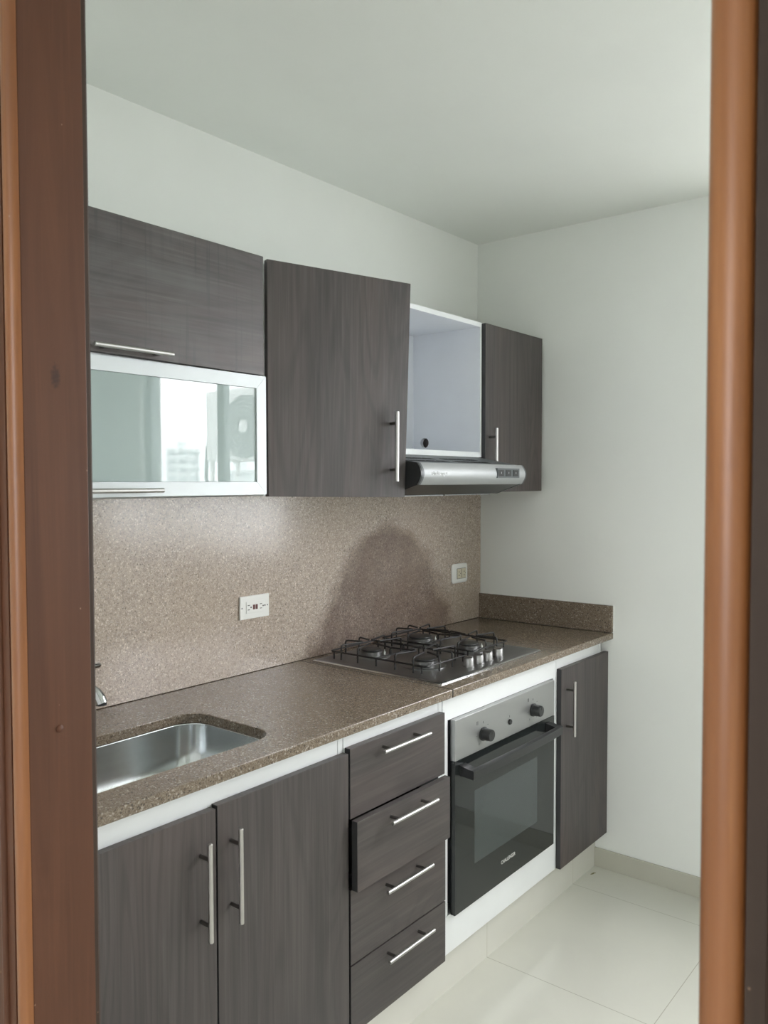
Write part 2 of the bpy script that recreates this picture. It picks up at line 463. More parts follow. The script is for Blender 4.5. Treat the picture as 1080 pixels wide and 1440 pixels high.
def edge_bead(y_face, y_back):
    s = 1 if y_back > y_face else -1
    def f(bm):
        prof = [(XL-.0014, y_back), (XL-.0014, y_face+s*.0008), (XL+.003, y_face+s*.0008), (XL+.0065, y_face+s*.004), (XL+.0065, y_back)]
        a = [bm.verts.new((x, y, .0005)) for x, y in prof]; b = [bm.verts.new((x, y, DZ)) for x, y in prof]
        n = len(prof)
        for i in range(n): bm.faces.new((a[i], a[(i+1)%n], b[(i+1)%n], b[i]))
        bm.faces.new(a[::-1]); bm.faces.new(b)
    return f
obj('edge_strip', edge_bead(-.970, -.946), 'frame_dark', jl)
obj('screw_plug', lambda bm: lathe(bm, (-2.4224, -.9700, 1.1832), [(.0045, 0), (.0042, -.0012), (.0025, -.0022), (.0005, -.0025)], 'y', 20), 'frame', jl, smooth=True)
jr = obj('jamb', lining(-1.7035, -1.7275), 'frame', dj, bevel=.0008)
obj('nosing', nosing(-1.7155, .012), 'nosing', jr, smooth=True)
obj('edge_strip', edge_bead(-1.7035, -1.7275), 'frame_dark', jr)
B('head_jamb', (NX, XL, -1.703, -.9705, DZ-.03, DZ), 'frame', dj)
# casing boards on the camera's side of the wall
def casing(y0, y1, beady):
    def f(bm):
        box(bm, -2.4665, -2.4555, y0, y1, .0005, DZ)
        tube(bm, [(-2.4665, beady, .0005), (-2.4665, beady, DZ)], .005, 12)
    return f
obj('casing', casing(-.9445, -.870, -.925), 'frame', dj, smooth=True)
obj('casing', casing(-1.804, -1.7290, -1.7445), 'frame_dark', dj, smooth=True)

# ------------------------------------------------------------------ worktops, splashback
SX0, SX1, SY0, SY1 = -2.235, -1.640, -.512, -.212
def slab_with_hole(bm):
    x0, x1, y0, y1 = -2.30, -1.0686, -.60, -.0005
    hole = rrect(SX0, SX1, SY0, SY1, .062, 10)
    for z, flip in ((ZT, False), (ZU, True)):
        out = [bm.verts.new((x, y, z)) for x, y in ((x0,y0),(x1,y0),(x1,y1),(x0,y1))]
        inn = [bm.verts.new((x, y, z)) for x, y in hole]
        e = [bm.edges.new((out[i], out[(i+1)%4])) for i in range(4)] + [bm.edges.new((inn[i], inn[(i+1)%len(inn)])) for i in range(len(inn))]
        bmesh.ops.triangle_fill(bm, edges=e, use_beauty=True)
        if z == ZT: to, ti = out, inn
        else: bo, bi = out, inn
    for a, b in ((to, bo), (ti, bi)):
        n = len(a)
        for i in range(n): bm.faces.new((a[i], a[(i+1)%n], b[(i+1)%n], b[i]))
w1 = tag(obj('worktop', slab_with_hole, 'granite', bevel=.0018), 'brown speckled granite worktop slab with the sink cut-out', 'worktop', 'granite worktop slabs')
w2 = tag(B('worktop', (-1.0656, -.0005, -.60, -.0005, ZU, ZT), 'granite', bevel=.0018), 'brown speckled granite worktop slab under the gas hob, reaching the side wall', 'worktop', 'granite worktop slabs')
B('joint', (-1.0684, -1.0658, -.6003, -.0195, ZU+.0003, ZT+.0001), 'void', w1)
bs = tag(B('splashback', (-2.30, -.0005, -.0185, -.0006, ZT+.0018, 1.4235), 'granite_splash'), 'speckled granite splashback, coloured paler for reflected light, with a dark stain behind the hob', 'splashback')
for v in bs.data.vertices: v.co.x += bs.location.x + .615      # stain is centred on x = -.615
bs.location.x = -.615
up = thing('upstand', 'low granite upstand along the side wall at the right worktop end', 'upstand', (-.007, -.3, ZT))
B('slab', (-.0136, -.0006, -.60, -.0190, ZT+.0016, 1.002), 'granite', up, .0008)
B('sealant', [(-.0026, -.0006, -.6016, -.6001, ZT+.001, 1.004), (-.0032, -.0006, -.600, -.019, 1.0022, 1.0040)], 'sealant', up)

# ------------------------------------------------------------------ sink and tap
sk = thing('kitchen_sink', 'undermounted stainless steel sink basin set in the granite worktop', 'sink', ((SX0+SX1)/2, (SY0+SY1)/2, .70))
def basin(bm):
    rings = []
    spec = [(.012, .8760, .062), (-.003, .8760, .062), (-.003, .872, .062), (.001, .83, .060), (.004, .805, .060), (.010, .783, .058), (.022, .763, .055), (.042, .750, .05), (.07, .744, .045), (.11, .742, .03)]
    for ins, z, r in spec:
        if ins > .01 and z > .87: ins = -.018
        rings.append([bm.verts.new((x, y, z)) for x, y in rrect(SX0+ins, SX1-ins, SY0+ins, SY1-ins, max(r, .02), 10)])
    for a, b in zip(rings, rings[1:]):
        n = len(a)
        for k in range(n): bm.faces.new((a[k], a[(k+1)%n], b[(k+1)%n], b[k]))
    bm.faces.new(rings[-1])
o = obj('basin', basin, 'sink', sk, smooth='all')
s_ = o.modifiers.new('thick', 'SOLIDIFY'); s_.thickness = .001; s_.offset = -1
obj('drain', lambda bm: lathe(bm, (-1.94, -.36, .7425), [(.048, 0), (.048, .002), (.040, .003), (.034, .0005), (.01, .0003)], 'z', 32), 'chrome', sk, smooth=True)
fc = thing('tap', 'chrome kitchen tap behind the sink, mostly hidden by the door frame', 'tap', (-1.955, -.095, ZT))
obj('body', lambda bm: lathe(bm, (-1.955, -.095, ZT+.0002), [(.027, 0), (.027, .004), (.021, .010), (.019, .05), (.019, .105), (.021, .11), (.021, .135), (.012, .142)], 'z', 24), 'chrome', fc, smooth=True)
def spout(bm):
    P = [(-1.952, -.100, .975), (-1.948, -.108, 1.00), (-1.938, -.125, 1.015), (-1.920, -.150, 1.016), (-1.902, -.172, 1.005), (-1.890, -.188, .990), (-1.886, -.194, .978), (-1.884, -.197, .968)]
    tube(bm, P, [.011, .011, .011, .011, .012, .0135, .0145, .015], 18)
obj('spout', spout, 'chrome', fc, smooth=True)
obj('aerator', lambda bm: lathe(bm, (-1.8838, -.1972, .9640), [(.0125, 0), (.0125, .0035)], 'z', 18), 'blackplastic', fc, smooth=True)
obj('lever', lambda bm: tube(bm, [(-1.955, -.095, 1.040), (-1.90, -.085, 1.030), (-1.84, -.07, 1.025), (-1.806, -.062, 1.022), (-1.800, -.060, 1.022)], [.006, .0055, .005, .008, .005], 14), 'chrome', fc, smooth=True)

# ------------------------------------------------------------------ base cabinets
T = .016
def carcass(parent, x0, x1, y0, z0, z1, top=True, rail=True, back=-.02, mat='white'):
    d = [(x0, x0+T, y0, back, z0, z1), (x1-T, x1, y0, back, z0, z1), (x0+T, x1-T, y0, back, z0, z0+T), (x0+T, x1-T, back-.006, back, z0+T, z1-(T if top else 0))]
    if top: d.append((x0+T, x1-T, y0, back-.0, z1-T, z1))
    if rail: d.append((x0+T+.0008, x1-T-.0008, y0+.001, y0+.017, z1-.085, z1 - (T if top else 0)))
    return B('carcass', d, mat, parent, .0006)
def slab_door(name, parent, x0, x1, z0, z1, yf=YD, mat='wood_v', th=.0175, dz0=0.0, dz1=0.0, loc=None):
    """door slab with its dark edge band; dz = how much the right end is higher"""
    pivot = bpy.data.objects.new(name, None)
    def f(bm):
        yb = yf + th
        hexa(bm, [(x0,yf,z0),(x1,yf,z0+dz0),(x1,yb,z0+dz0),(x0,yb,z0),(x0,yf,z1),(x1,yf,z1+dz1),(x1,yb,z1+dz1),(x0,yb,z1)])
    o = obj(name, f, mat, parent, .0008)
    o.data.materials.append(M['edge'])
    for p in o.data.polygons:
        if abs(p.normal.y) < .5 and abs(p.normal.x) > .5: p.material_index = 1
    bpy.data.objects.remove(pivot)
    return o

sc1 = thing('base_cabinet', 'wide dark wood-print base cabinet with two doors under the sink', 'cabinet', (-1.885, -.29, ZB), 'base cabinets under the worktop')
carcass(sc1, -2.290, -1.4795, YC, ZB, ZU-.0006, top=False)
dA = slab_door('door', sc1, -2.284, -1.8765, .1414, .8215, dz1=-.001)
bar_handle(dA, -1.915, YD-.030, .6745, .194, True)
dB = slab_door('door', sc1, -1.8725, -1.4790, .1414, .8255, dz1=.001)
bar_handle(dB, -1.8376, YD-.030, .6790, .194, True)

dc = thing('base_cabinet', 'narrow dark wood-print base cabinet with four stacked drawers, the second pulled slightly open', 'cabinet', (-1.272, -.29, ZB), 'base cabinets under the worktop')
carcass(dc, -1.4763, -1.0690, YC, ZB, ZU-.0006)
drs = [(.6672, .8358, YD, -1.4725, -1.0800), (.4985, .6665, YD-.0225, -1.4735, -1.0870), (.3135, .4955, YD, -1.4725, -1.0760), (.1414, .3100, YD, -1.4725, -1.0760)]
hz = [(-1.2835, .8105), (-1.2815, .640), (-1.272, .4580), (-1.266, .2805)]
for i, (z0, z1, yf, x0, x1) in enumerate(drs):
    d = slab_door('drawer', dc, x0, x1, z0, z1, yf, 'wood_h')
    hx, hzz = hz[i]
    bar_handle(d, hx, yf-.030, hzz, .192, False)
    if i == 1: B('drawer_box', [(x0+.03, x0+.042, yf+.018, -.10, z0+.02, z1-.035), (x1-.042, x1-.03, yf+.018, -.10, z0+.02, z1-.035), (x0+.042, x1-.042, yf+.018, -.10, z0+.02, z0+.028)], 'void', d)

oc = thing('oven_housing', 'white built-in housing around the oven, between drawers and right door', 'cabinet', (-.73, -.29, ZB), 'base cabinets under the worktop')
OX0, OX1 = -1.0655, -.3925
B('carcass', [(OX0, OX0+.026, YC, -.02, .2485, .8015), (OX1-.018, OX1, YC, -.02, .2485, .8015), (OX0, OX1, YC+.002, -.02, ZB, ZB+T)], 'white', oc, .0006)
B('upper_panel', (OX0, OX1, YC-.001, YC+.017, .8020, ZU-.0006), 'white', oc, .0008)
B('lower_panel', (OX0, OX1, YC-.001, YC+.017, ZB, .2480), 'white', oc, .0008)

rc = thing('base_cabinet', 'single-door dark wood-print base cabinet beside the oven at the side wall', 'cabinet', (-.2, -.29, ZB), 'base cabinets under the worktop')
carcass(rc, -.3895, -.030, YC, ZB, ZU-.0006)
d = slab_door('door', rc, -.3855, -.0035, .1395, .8285)
bar_handle(d, -.3440, YD-.030, .6890, .190, True)

# ------------------------------------------------------------------ oven
ov = thing('oven', 'built-in oven with steel control panel and black glass door', 'oven', (-.732, -.3, .249))
X0, X1 = -1.0290, -.4356
B('body', (X0+.024, X1-.022, YC+.002, -.04, .262, .795), 'grey_plastic', ov)
cp = B('control_panel', (X0, X1, YD, YC-.0012, .6850, .8020), 'steel', ov, .0015)
def knob(x, z, r=.0185):
    k = obj('knob', lambda bm: lathe(bm, (x, YD-.0002, z), [(r*1.12, 0), (r*1.12, -.004), (r, -.0045), (r*.97, -.012), (r*.93, -.0285), (r*.86, -.0305), (.001, -.0305)], 'y', 32), 'blackplastic', cp, smooth=True)
    B('pointer', (x-.001, x+.001, YD-.0315, YD-.0304, z+.004, z+r*.85), 'mark', k)
knob(-.8830, .7300); knob(-.5830, .7345)
obj('timer_button', lambda bm: lathe(bm, (-.7310, YD-.0002, .7300), [(.0085, 0), (.0085, -.003), (.0075, -.005), (.001, -.0052)], 'y', 24), 'blackplastic', cp, smooth=True)
def mark(x0, x1, z0, z1): B('marking', (x0, x1, YD-.0004, YD+.0002, z0, z1), 'mark', cp)
for cx, cz in ((-.883, .730), (-.583, .7345)):
    for a in (90, 40, -5, -50, 230, 180):
        x = cx + .034*math.cos(math.radians(a)); z = cz + .034*math.sin(math.radians(a))
        if a in (90, 230, -50): mark(x-.0007, x+.0007, z-.003, z+.003)
        else: mark(x-.0018, x+.0018, z-.0008, z+.0008)
    for dx in (-.034, -.029): mark(cx+dx-.0007, cx+dx+.0007, cz+.032, cz+.043)
mark(-.7317, -.7303, .7435, .7500)
WX0, WX1, WZa, WZb = -.928, -.552, .360, .575
od = B('glass_door', [(X0, WX0, YD, YC-.003, .2478, .6835), (WX1, X1, YD, YC-.003, .2478, .6835), (WX0, WX1, YD, YC-.003, .2478, WZa), (WX0, WX1, YD, YC-.003, WZb, .6835)], 'oven_glass', ov)
B('oven_window', (WX0+.0002, WX1-.0002, YD+.0002, YC-.003, WZa+.0002, WZb-.0002), 'oven_window', od)
def ohandle(bm):
    zt, zb = .6640, .6370; x0, x1 = X0+.022, X1-.030; yf_ = YD-.047
    # front bar, slightly bowed
    n = 12
    pr = lambda y: [(y, zb), (y-.0, zt-.003), (y+.004, zt), (y+.013, zt), (y+.013, zb+.004), (y+.009, zb)]
    rows = []
    for i in range(n+1):
        t = i/n; x = x0 + (x1-x0)*t; bow = -.006*math.sin(PI*t)
        rows.append([bm.verts.new((x, y+bow, z)) for y, z in pr(yf_)])
    m = 6
    for a, b in zip(rows, rows[1:]):
        for k in range(m): bm.faces.new((a[k], a[(k+1)%m], b[(k+1)%m], b[k]))
    bm.faces.new(rows[0][::-1]); bm.faces.new(rows[-1])
    for xa, xb in ((x0, x0+.030), (x1-.030, x1)):
        hexa(bm, [(xa, yf_+.012, zb+.001), (xb, yf_+.012, zb+.001), (xb, YD-.0005, zb+.004), (xa, YD-.0005, zb+.004), (xa, yf_+.012, zt-.001), (xb, yf_+.012, zt-.001), (xb, YD-.0005, zt+.006), (xa, YD-.0005, zt+.006)])
obj('handle', ohandle, 'blackplastic', od, smooth=True)
text_mesh('lettering', 'CHALLENGER', .0160, 'logo', od, (-.7790, YD-.0003, .3025), (1,0,0), (0,0,1), .0003, stretch=.86)

# ------------------------------------------------------------------ gas hob
hb = thing('gas_hob', 'stainless steel four-burner gas hob with black wire grates and side knobs', 'hob', (-.757, -.303, ZT))
HX0, HX1, HY0, HY1 = -1.053, -.462, -.549, -.056
def plate(bm):
    spec = [(0, ZT+.0004, .008), (0, ZT+.0030, .008), (.004, ZT+.0055, .010), (.022, ZT+.0058, .012), (.034, ZT+.0030, .020)]
    rings = []
    for ins, z, r in spec:
        rings.append([bm.verts.new((x, y, z)) for x, y in rrect(HX0+ins, HX1-ins, HY0+ins, HY1-ins, r, 5)])
    for a, b in zip(rings, rings[1:]):
        for k in range(len(a)): bm.faces.new((a[k], a[(k+1)%len(a)], b[(k+1)%len(a)], b[k]))
    bm.faces.new(rings[-1]); bm.faces.new(rings[0][::-1])
hp = obj('hob_plate', plate, 'hob', hb, smooth=True); hp.data.materials.append(M['hob_highlight'])
for p in hp.data.polygons:
    cx = p.center.x + hb.location.x; cy = p.center.y + hb.location.y
    if len(p.vertices) == 4 and (cx < HX0+.0045 or cx > HX1-.0045 or cy < HY0+.0045 or cy > HY1-.0045): p.material_index = 1  # rim faces in lighter steel: edge highlight painted into the colour
ZP = ZT + .0032
burners = [(-.885, -.160, .036), (-.605, -.150, .046), (-.890, -.375, .040), (-.605, -.352, .038)]
for bx, by, br in burners:
    b_ = obj('burner', lambda bm: lathe(bm, (bx, by, ZP), [(br*1.75, 0), (br*1.75, .0025), (br*1.68, .0042), (br*1.55, .0038), (br*1.3, .0022), (br*1.05, .0035), (br*.95, .004), (br*.95, .012), (br*1.02, .013), (br*1.02, .018), (br*.9, .0185)], 'z', 36), 'burner', hb, smooth=True)
    obj('burner_cap', lambda bm: lathe(bm, (bx, by, ZP+.0187), [(br*.86, 0), (br*.9, .002), (br*.88, .005), (br*.7, .0062), (.001, .0066)], 'z', 36), 'cap', b_, smooth=True)
    obj('spark_plug', lambda bm: lathe(bm, (bx+br*.95, by-br*.75, ZP), [(.0035, 0), (.0035, .012), (.0012, .013), (.0012, .019)], 'z', 12), 'plate', b_, smooth=True)
def grate(x0, x1, y0, y1, cs):
    def f(bm):
        r = .0028; zl = ZP+.024; zt = ZT+.050
        tube(bm, [(x, y, zl) for x, y in rrect(x0, x1, y0, y1, .012, 4)] + [(x1, y1-.012, zl)], r, 8)
        ym = (cs[0][1]+cs[1][1])/2
        for xe in (x0, x1):
            for ye in (y0+.016, ym, y1-.016): tube(bm, [(xe, ye, ZP+.0003), (xe, ye, zl)], r, 8)
        tube(bm, [(x0, ym, zl), (x1, ym, zl)], r, 8)
        for k, (cx, cy) in enumerate(cs):
            for s in (-.034, .034):
                for xe, sg in ((x0, 1), (x1, -1)):
                    xi = cx - sg*.022
                    P = [(xe, cy+s, ZP+.0003), (xe, cy+s, zt-.012)] + [tuple(q) for q in arc((xe, cy+s, zt-.010), (xe, cy+s, zt), (xe+sg*.010, cy+s*.97, zt), 4)] + [(xi, cy+s*.45, zt)]
                    tube(bm, P, r, 8)
            yo = y1 if k == 0 else y0
            sg = -1 if k == 0 else 1
            for s in (-.034, .034):
                P = [(cx+s, yo, ZP+.0003), (cx+s, yo, zt-.012)] + [tuple(q) for q in arc((cx+s, yo, zt-.010), (cx+s, yo, zt), (cx+s*.97, yo+sg*.010, zt), 4)] + [(cx+s*.5, cy-sg*.024, zt)]
                tube(bm, P, r, 8)
                P = [(cx+s, ym, zl), (cx+s, ym, zt-.012)] + [tuple(q) for q in arc((cx+s, ym, zt-.010), (cx+s, ym, zt), (cx+s*.97, ym-sg*.010, zt), 4)] + [(cx+s*.5, cy+sg*.024, zt)]
                tube(bm, P, r, 8)
    return f
obj('grate', grate(-.992, -.772, -.455, -.080, [(burners[0][0], burners[0][1]), (burners[2][0], burners[2][1])]), 'wire', hb, smooth=True)
obj('grate', grate(-.722, -.500, -.440, -.072, [(burners[1][0], burners[1][1]), (burners[3][0], burners[3][1])]), 'wire', hb, smooth=True)
for kx in (-.8150, -.7580, -.7050, -.6420):
    k = obj('knob', lambda bm: lathe(bm, (kx, -.487, ZP), [(.0185, 0), (.0185, .003), (.0165, .0035), (.0160, .024), (.0145, .0262), (.001, .0265)], 'z', 28), 'knobsteel', hb, smooth=True)
    B('grip', (kx-.0030, kx+.0030, -.487-.0150, -.487+.0150, ZP+.0262, ZP+.0310), 'knobsteel', k, .0008)

# ------------------------------------------------------------------ wall cabinets
YU = -.313; YUC = -.2955
fcab = thing('wall_cabinet', 'wide wall cabinet with a dark lift-up flap above a glazed flap', 'cabinet', (-1.88, -.15, 1.4375), 'wall cabinets above the splashback')
d = [(-2.285, -2.269, YUC, -.001, 1.4375, 2.026), (-1.4945, -1.4785, YUC, -.001, 1.4375, 2.026), (-2.269, -1.4945, YUC, -.001, 1.4375, 1.4535), (-2.269, -1.4945, YUC, -.001, 2.010, 2.026), (-2.269, -1.4945, YUC, -.001, 1.7265, 1.7425), (-2.269, -1.4945, -.007, -.001, 1.4535, 2.010)]
B('carcass', d, 'white', fcab, .0006)
fl = slab_door('flap_door', fcab, -2.2800, -1.4875, 1.7385, 2.0310, YU, 'wood_flap', dz0=-.0060, dz1=-.0035)
bar_handle(fl, -1.8800, YU-.028, 1.7470, .194, False, .028)
gd = thing('tmp', None, None, (0,0,0)); bpy.data.objects.remove(gd)
GX0, GX1, GZ0, GZ1, FW = -2.2800, -1.4815, 1.4345, 1.7300, .0315
gf = B('glazed_flap', (GX0+.010, GX1-.010, YU+.0155, YUC-.0005, GZ0+.010, GZ1-.010), 'white', fcab)
def aluframe(bm):
    o_ = [(GX0, GZ0), (GX1, GZ0), (GX1, GZ1), (GX0, GZ1)]
    i_ = [(GX0+FW, GZ0+FW), (GX1-FW, GZ0+FW), (GX1-FW, GZ1-FW), (GX0+FW, GZ1-FW)]
    e = .00035   # hairline mitre joints
    for k in range(4):
        j = (k+1) % 4
        a, b, c_, d_ = Vector(o_[k]), Vector(o_[j]), Vector(i_[j]), Vector(i_[k])
        t = (b-a).normalized()
        a, b, c_, d_ = a+t*e, b-t*e, c_-t*e, d_+t*e
        y0, y1 = YU, YU+.015
        hexa(bm, [(a.x, y0, a.y), (b.x, y0, b.y), (c_.x, y0, c_.y), (d_.x, y0, d_.y), (a.x, y1, a.y), (b.x, y1, b.y), (c_.x, y1, c_.y), (d_.x, y1, d_.y)])
obj('aluminium_frame', aluframe, 'alu', gf)
B('glass', (GX0+FW+.0005, GX1-FW-.0005, YU+.0045, YU+.0085, GZ0+FW+.0005, GZ1-FW-.0005), 'glass_door', gf)
bar_handle(gf, -1.9100, YU-.028, 1.4480, .194, False, .026)

lc = thing('wall_cabinet', 'tall dark wood-print wall cabinet with its door slightly ajar, left of the hood', 'cabinet', (-1.26, -.15, 1.4375), 'wall cabinets above the splashback')
carcass(lc, -1.4760, -1.0515, YUC, 1.4300, 2.0180, rail=False, back=-.001)
def ajar(bm):
    hx, hy = -1.4745, YU
    def pt(L, ang, off):
        a = math.radians(ang); dx, dy = math.cos(a), -math.sin(a)
        return hx + dx*L + dy*(-1)*0 + off*math.sin(a)*1.0, hy + dy*L + off*math.cos(a)
    L = .430; rows = []
    nz = 8; nx = 8
    def P(u, w, off):
        ang = 15.8 + (19.8-15.8)*w
        x, y = pt(L*u, ang, off)
        z0 = 1.4285 + (1.4215-1.4285)*u; z1 = 2.0240 + (2.0150-2.0240)*u
        return (x, y, z0 + (z1-z0)*w)
    for off in (0, .0175):
        rows.append([[bm.verts.new(P(i/nx, j/nz, off)) for i in range(nx+1)] for j in range(nz+1)])
    A, Bq = rows
    for j in range(nz):
        for i in range(nx):
            bm.faces.new((A[j][i], A[j][i+1], A[j+1][i+1], A[j+1][i]))
            bm.faces.new((Bq[j][i], Bq[j+1][i], Bq[j+1][i+1], Bq[j][i+1]))
    for j in range(nz):
        bm.faces.new((A[j][0], A[j+1][0], Bq[j+1][0], Bq[j][0])); bm.faces.new((A[j][nx], Bq[j][nx], Bq[j+1][nx], A[j+1][nx]))
    for i in range(nx):
        bm.faces.new((A[0][i], Bq[0][i], Bq[0][i+1], A[0][i+1])); bm.faces.new((A[nz][i], A[nz][i+1], Bq[nz][i+1], Bq[nz][i]))
d1 = obj('door', ajar, 'wood_v', lc)
a_ = math.radians(17.2); dirx = Vector((math.cos(a_), -math.sin(a_), 0)); nrm = Vector((-math.sin(a_), -math.cos(a_), 0))
hc = Vector((-1.4745, YU, 1.5625)) + dirx*.376 + nrm*.030
hd = obj('handle', lambda bm: tube(bm, [hc-Vector((.0008,0,.096)), hc+Vector((-.0008+.0016,0,.096))], .0055, 16), 'handle', d1, smooth=True)
for s in (-.064, .064):
    q0 = hc + Vector((0,0,s)) - nrm*.0042; q1 = q0 - nrm*.0262
    obj('post', lambda bm: tube(bm, [q0, q1], .0042, 12), 'post', hd, smooth=True)

nc = thing('open_wall_cabinet', 'white doorless wall cabinet above the cooker hood, with a round cable hole', 'cabinet', (-.74, -.15, 1.55), 'wall cabinets above the splashback')
NX0, NX1 = -1.0495, -.450
def niche_side(bm):   # right side panel with a round hole, built as a ring fan plus slab edges
    y0, y1, z0, z1 = YUC, -.001, 1.5505, 2.0200
    cy, cz, r = -.057, 1.6076, .0185; n = 32
    for x in (NX1, NX1+.016):
        out = [bm.verts.new((x, y, z)) for y, z in ((y0,z0),(y1,z0),(y1,z1),(y0,z1))]
        inn = [bm.verts.new((x, cy+r*math.cos(2*PI*k/n), cz+r*math.sin(2*PI*k/n))) for k in range(n)]
        e = [bm.edges.new((out[i], out[(i+1)%4])) for i in range(4)] + [bm.edges.new((inn[i], inn[(i+1)%n])) for i in range(n)]
        bmesh.ops.triangle_fill(bm, edges=e, use_beauty=True)
        if x == NX1: a = (out, inn)
        else: b = (out, inn)
    for p, q in zip(a, b):
        m = len(p)
        for i in range(m): bm.faces.new((p[i], p[(i+1)%m], q[(i+1)%m], q[i]))
obj('side_panel', niche_side, 'niche', nc)
B('side_panel', (NX0, NX0+.016, YUC, -.001, 1.5505, 2.0200), 'niche', nc)
B('top_panel', (NX0+.016, NX1, YUC, -.001, 2.0042, 2.0200), 'niche', nc)
B('bottom_panel', (NX0+.016, NX1, YUC, -.001, 1.5505, 1.5680), 'niche', nc)
B('back_panel', (NX0+.016, NX1, -.006, -.0012, 1.568, 2.0042), 'niche', nc)
B('edge_band', [(NX0+.016, NX1+.016, YUC-.0012, YUC, 1.5505, 1.5680), (NX0+.016, NX1+.016, YUC-.0012, YUC, 2.0042, 2.0200), (NX1, NX1+.016, YUC-.0012, YUC, 1.568, 2.0042)], 'white', nc)

rcab = thing('wall_cabinet', 'small dark wood-print wall cabinet in the corner, right of the cooker hood', 'cabinet', (-.23, -.15, 1.43), 'wall cabinets above the splashback')
carcass(rcab, -.4325, -.034, YUC, 1.4310, 2.0140, rail=False, back=-.001, mat='wood_v')
d = slab_door('door', rcab, -.4402, -.0265, 1.4285, 2.0175, YU)
bar_handle(d, -.4130, YU-.030, 1.5560, .194, True)

# ------------------------------------------------------------------ cooker hood
hd_ = thing('cooker_hood', 'slim steel-fronted cooker hood mounted under the open wall cabinet', 'cooker hood', (-.75, -.25, 1.424))
KX0, KX1 = -1.048, -.4630
body = [(-.001, 1.5495), (-.001, 1.4245), (-.372, 1.4245), (-.462, 1.4560), (-.470, 1.4600), (-.4720, 1.5150), (-.458, 1.5205), (-.300, 1.5495)]
def hoodbody(bm):
    # hollow shell: sides, top, back; underside tray separate
    prism_x(bm, body, KX0+.004, KX1-.004)
hbo = obj('body', hoodbody, 'grey_plastic', hd_, .0006); hbo.data.materials.append(M['blackplastic'])
for p in hbo.data.polygons:
    if p.normal.z < -.3: p.material_index = 1
def curve_front(n=14, ext=0.0):
    pts = []
    for k in range(n+1):
        t = k/n; z = 1.4565 + (1.5200-1.4565)*t
        y = -.4680 - .017*math.sin(PI*(t*.92+.04)) - ext
        pts.append((y, z))
    return pts
def frontpanel(bm):
    fr = curve_front(); bk = [(y+.006 if 0 < i < len(fr)-1 else y+.006, z) for i, (y, z) in enumerate(fr)][::-1]
    prism_x(bm, fr+bk, KX0+.0065, KX1-.002)
fp = obj('front_panel', frontpanel, 'hoodsteel', hd_, smooth=True)
def endcap(bm):
    fr = curve_front(ext=.0008)
    prism_x(bm, fr + [(-.452, 1.5215), (-.300, 1.5290), (-.300, 1.4240), (-.373, 1.4240), (-.460, 1.4530)], KX0-.0100, KX0-.0035)
obj('end_cap', endcap, 'blackplastic', hd_, smooth=True)
def rim(bm):
    fr = curve_front(ext=.0012); bk = [(y+.010, z) for y, z in fr][::-1]
    prism_x(bm, fr+bk, KX0-.0033, KX0+.0060)
obj('end_rim', rim, 'grey_plastic', hd_, smooth=True)
def endr(bm):
    fr = curve_front(ext=.0006)
    prism_x(bm, fr + [(-.455, 1.5215), (-.300, 1.5270), (-.300, 1.4240), (-.373, 1.4240), (-.460, 1.4540)], KX1-.0018, KX1+.004)
obj('end_cap', endr, 'grey_plastic', hd_, smooth=True)
B('grease_filter', [(KX0+.03, -.775, -.365, -.03, 1.4215, 1.4242), (-.765, KX1-.03, -.365, -.03, 1.4215, 1.4242)], 'filter', hd_)
def slot(x, y):
    sl = (1.5495-1.5205)/(.458-.300); z = 1.5205 + (y+.458)*sl; dz = .0115*sl
    def f(bm):
        hexa(bm, [(x, y-.0115, z-dz-.0006), (x+.042, y-.0115, z-dz-.0006), (x+.042, y+.0115, z+dz-.0006), (x, y+.0115, z+dz-.0006),
                  (x, y-.0115, z-dz+.0005), (x+.042, y-.0115, z-dz+.0005), (x+.042, y+.0115, z+dz+.0005), (x, y+.0115, z+dz+.0005)])
    return f
for y in (-.425, -.375):        # ventilation slots in the sloping top
    for grp in (-1.035, -.795):
        for k in range(4): obj('vent_slot', slot(grp + k*.050, y), 'void', hd_)
sp = B('switch_plate', (-.6480, -.5080, -.4874, -.4785, 1.4770, 1.5080), 'grey_plastic', hd_, .001)
for x in (-.628, -.582, -.536):
    b_ = B('switch', (x-.017, x+.017, -.4895, -.4876, 1.4820, 1.5030), 'blackplastic', sp, .0008)
    B('switch_mark', (x-.001, x+.001, -.4902, -.4896, 1.490, 1.496), 'emboss', b_)
text_mesh('lettering', 'challenger', .0170, 'emboss', fp, (-1.005, -.4862, 1.4850), (1,0,0), (0,0,1), .0006, stretch=1.15)

# ------------------------------------------------------------------ sockets
so = thing('power_socket', 'white double power socket plate with dark red test buttons, left on the splashback', 'socket', (-1.2625, -.0215, 1.062), 'sockets on the splashback')
YP = -.0250
pl = B('cover_plate', (-1.3195, -1.2050, YP, -.0188, 1.0620, 1.1300), 'plate', so, .0012)
ins = B('insert', (-1.2970, -1.2270, YP-.0020, YP-.0002, 1.0790, 1.1130), 'plate', pl, .0006)
for x in (-1.288, -1.240):
    for z in (1.1015, 1.0885): B('socket_slot', (x-.004, x+.004, YP-.0024, YP-.0016, z, z+.0020), 'void', ins)
for x, y in ((-1.2795, YP-.0016), (-1.2315, YP-.0016), (-1.2225, YP-.0001)):
    obj('earth_hole', lambda bm: lathe(bm, (x, y, 1.0960), [(.0022, 0), (.0022, -.0010)], 'y', 12), 'void', ins)
for x in (-1.2680, -1.2575): B('test_button', (x-.0035, x+.0035, YP-.0034, YP-.0021, 1.0890, 1.1030), 'redmark', ins)
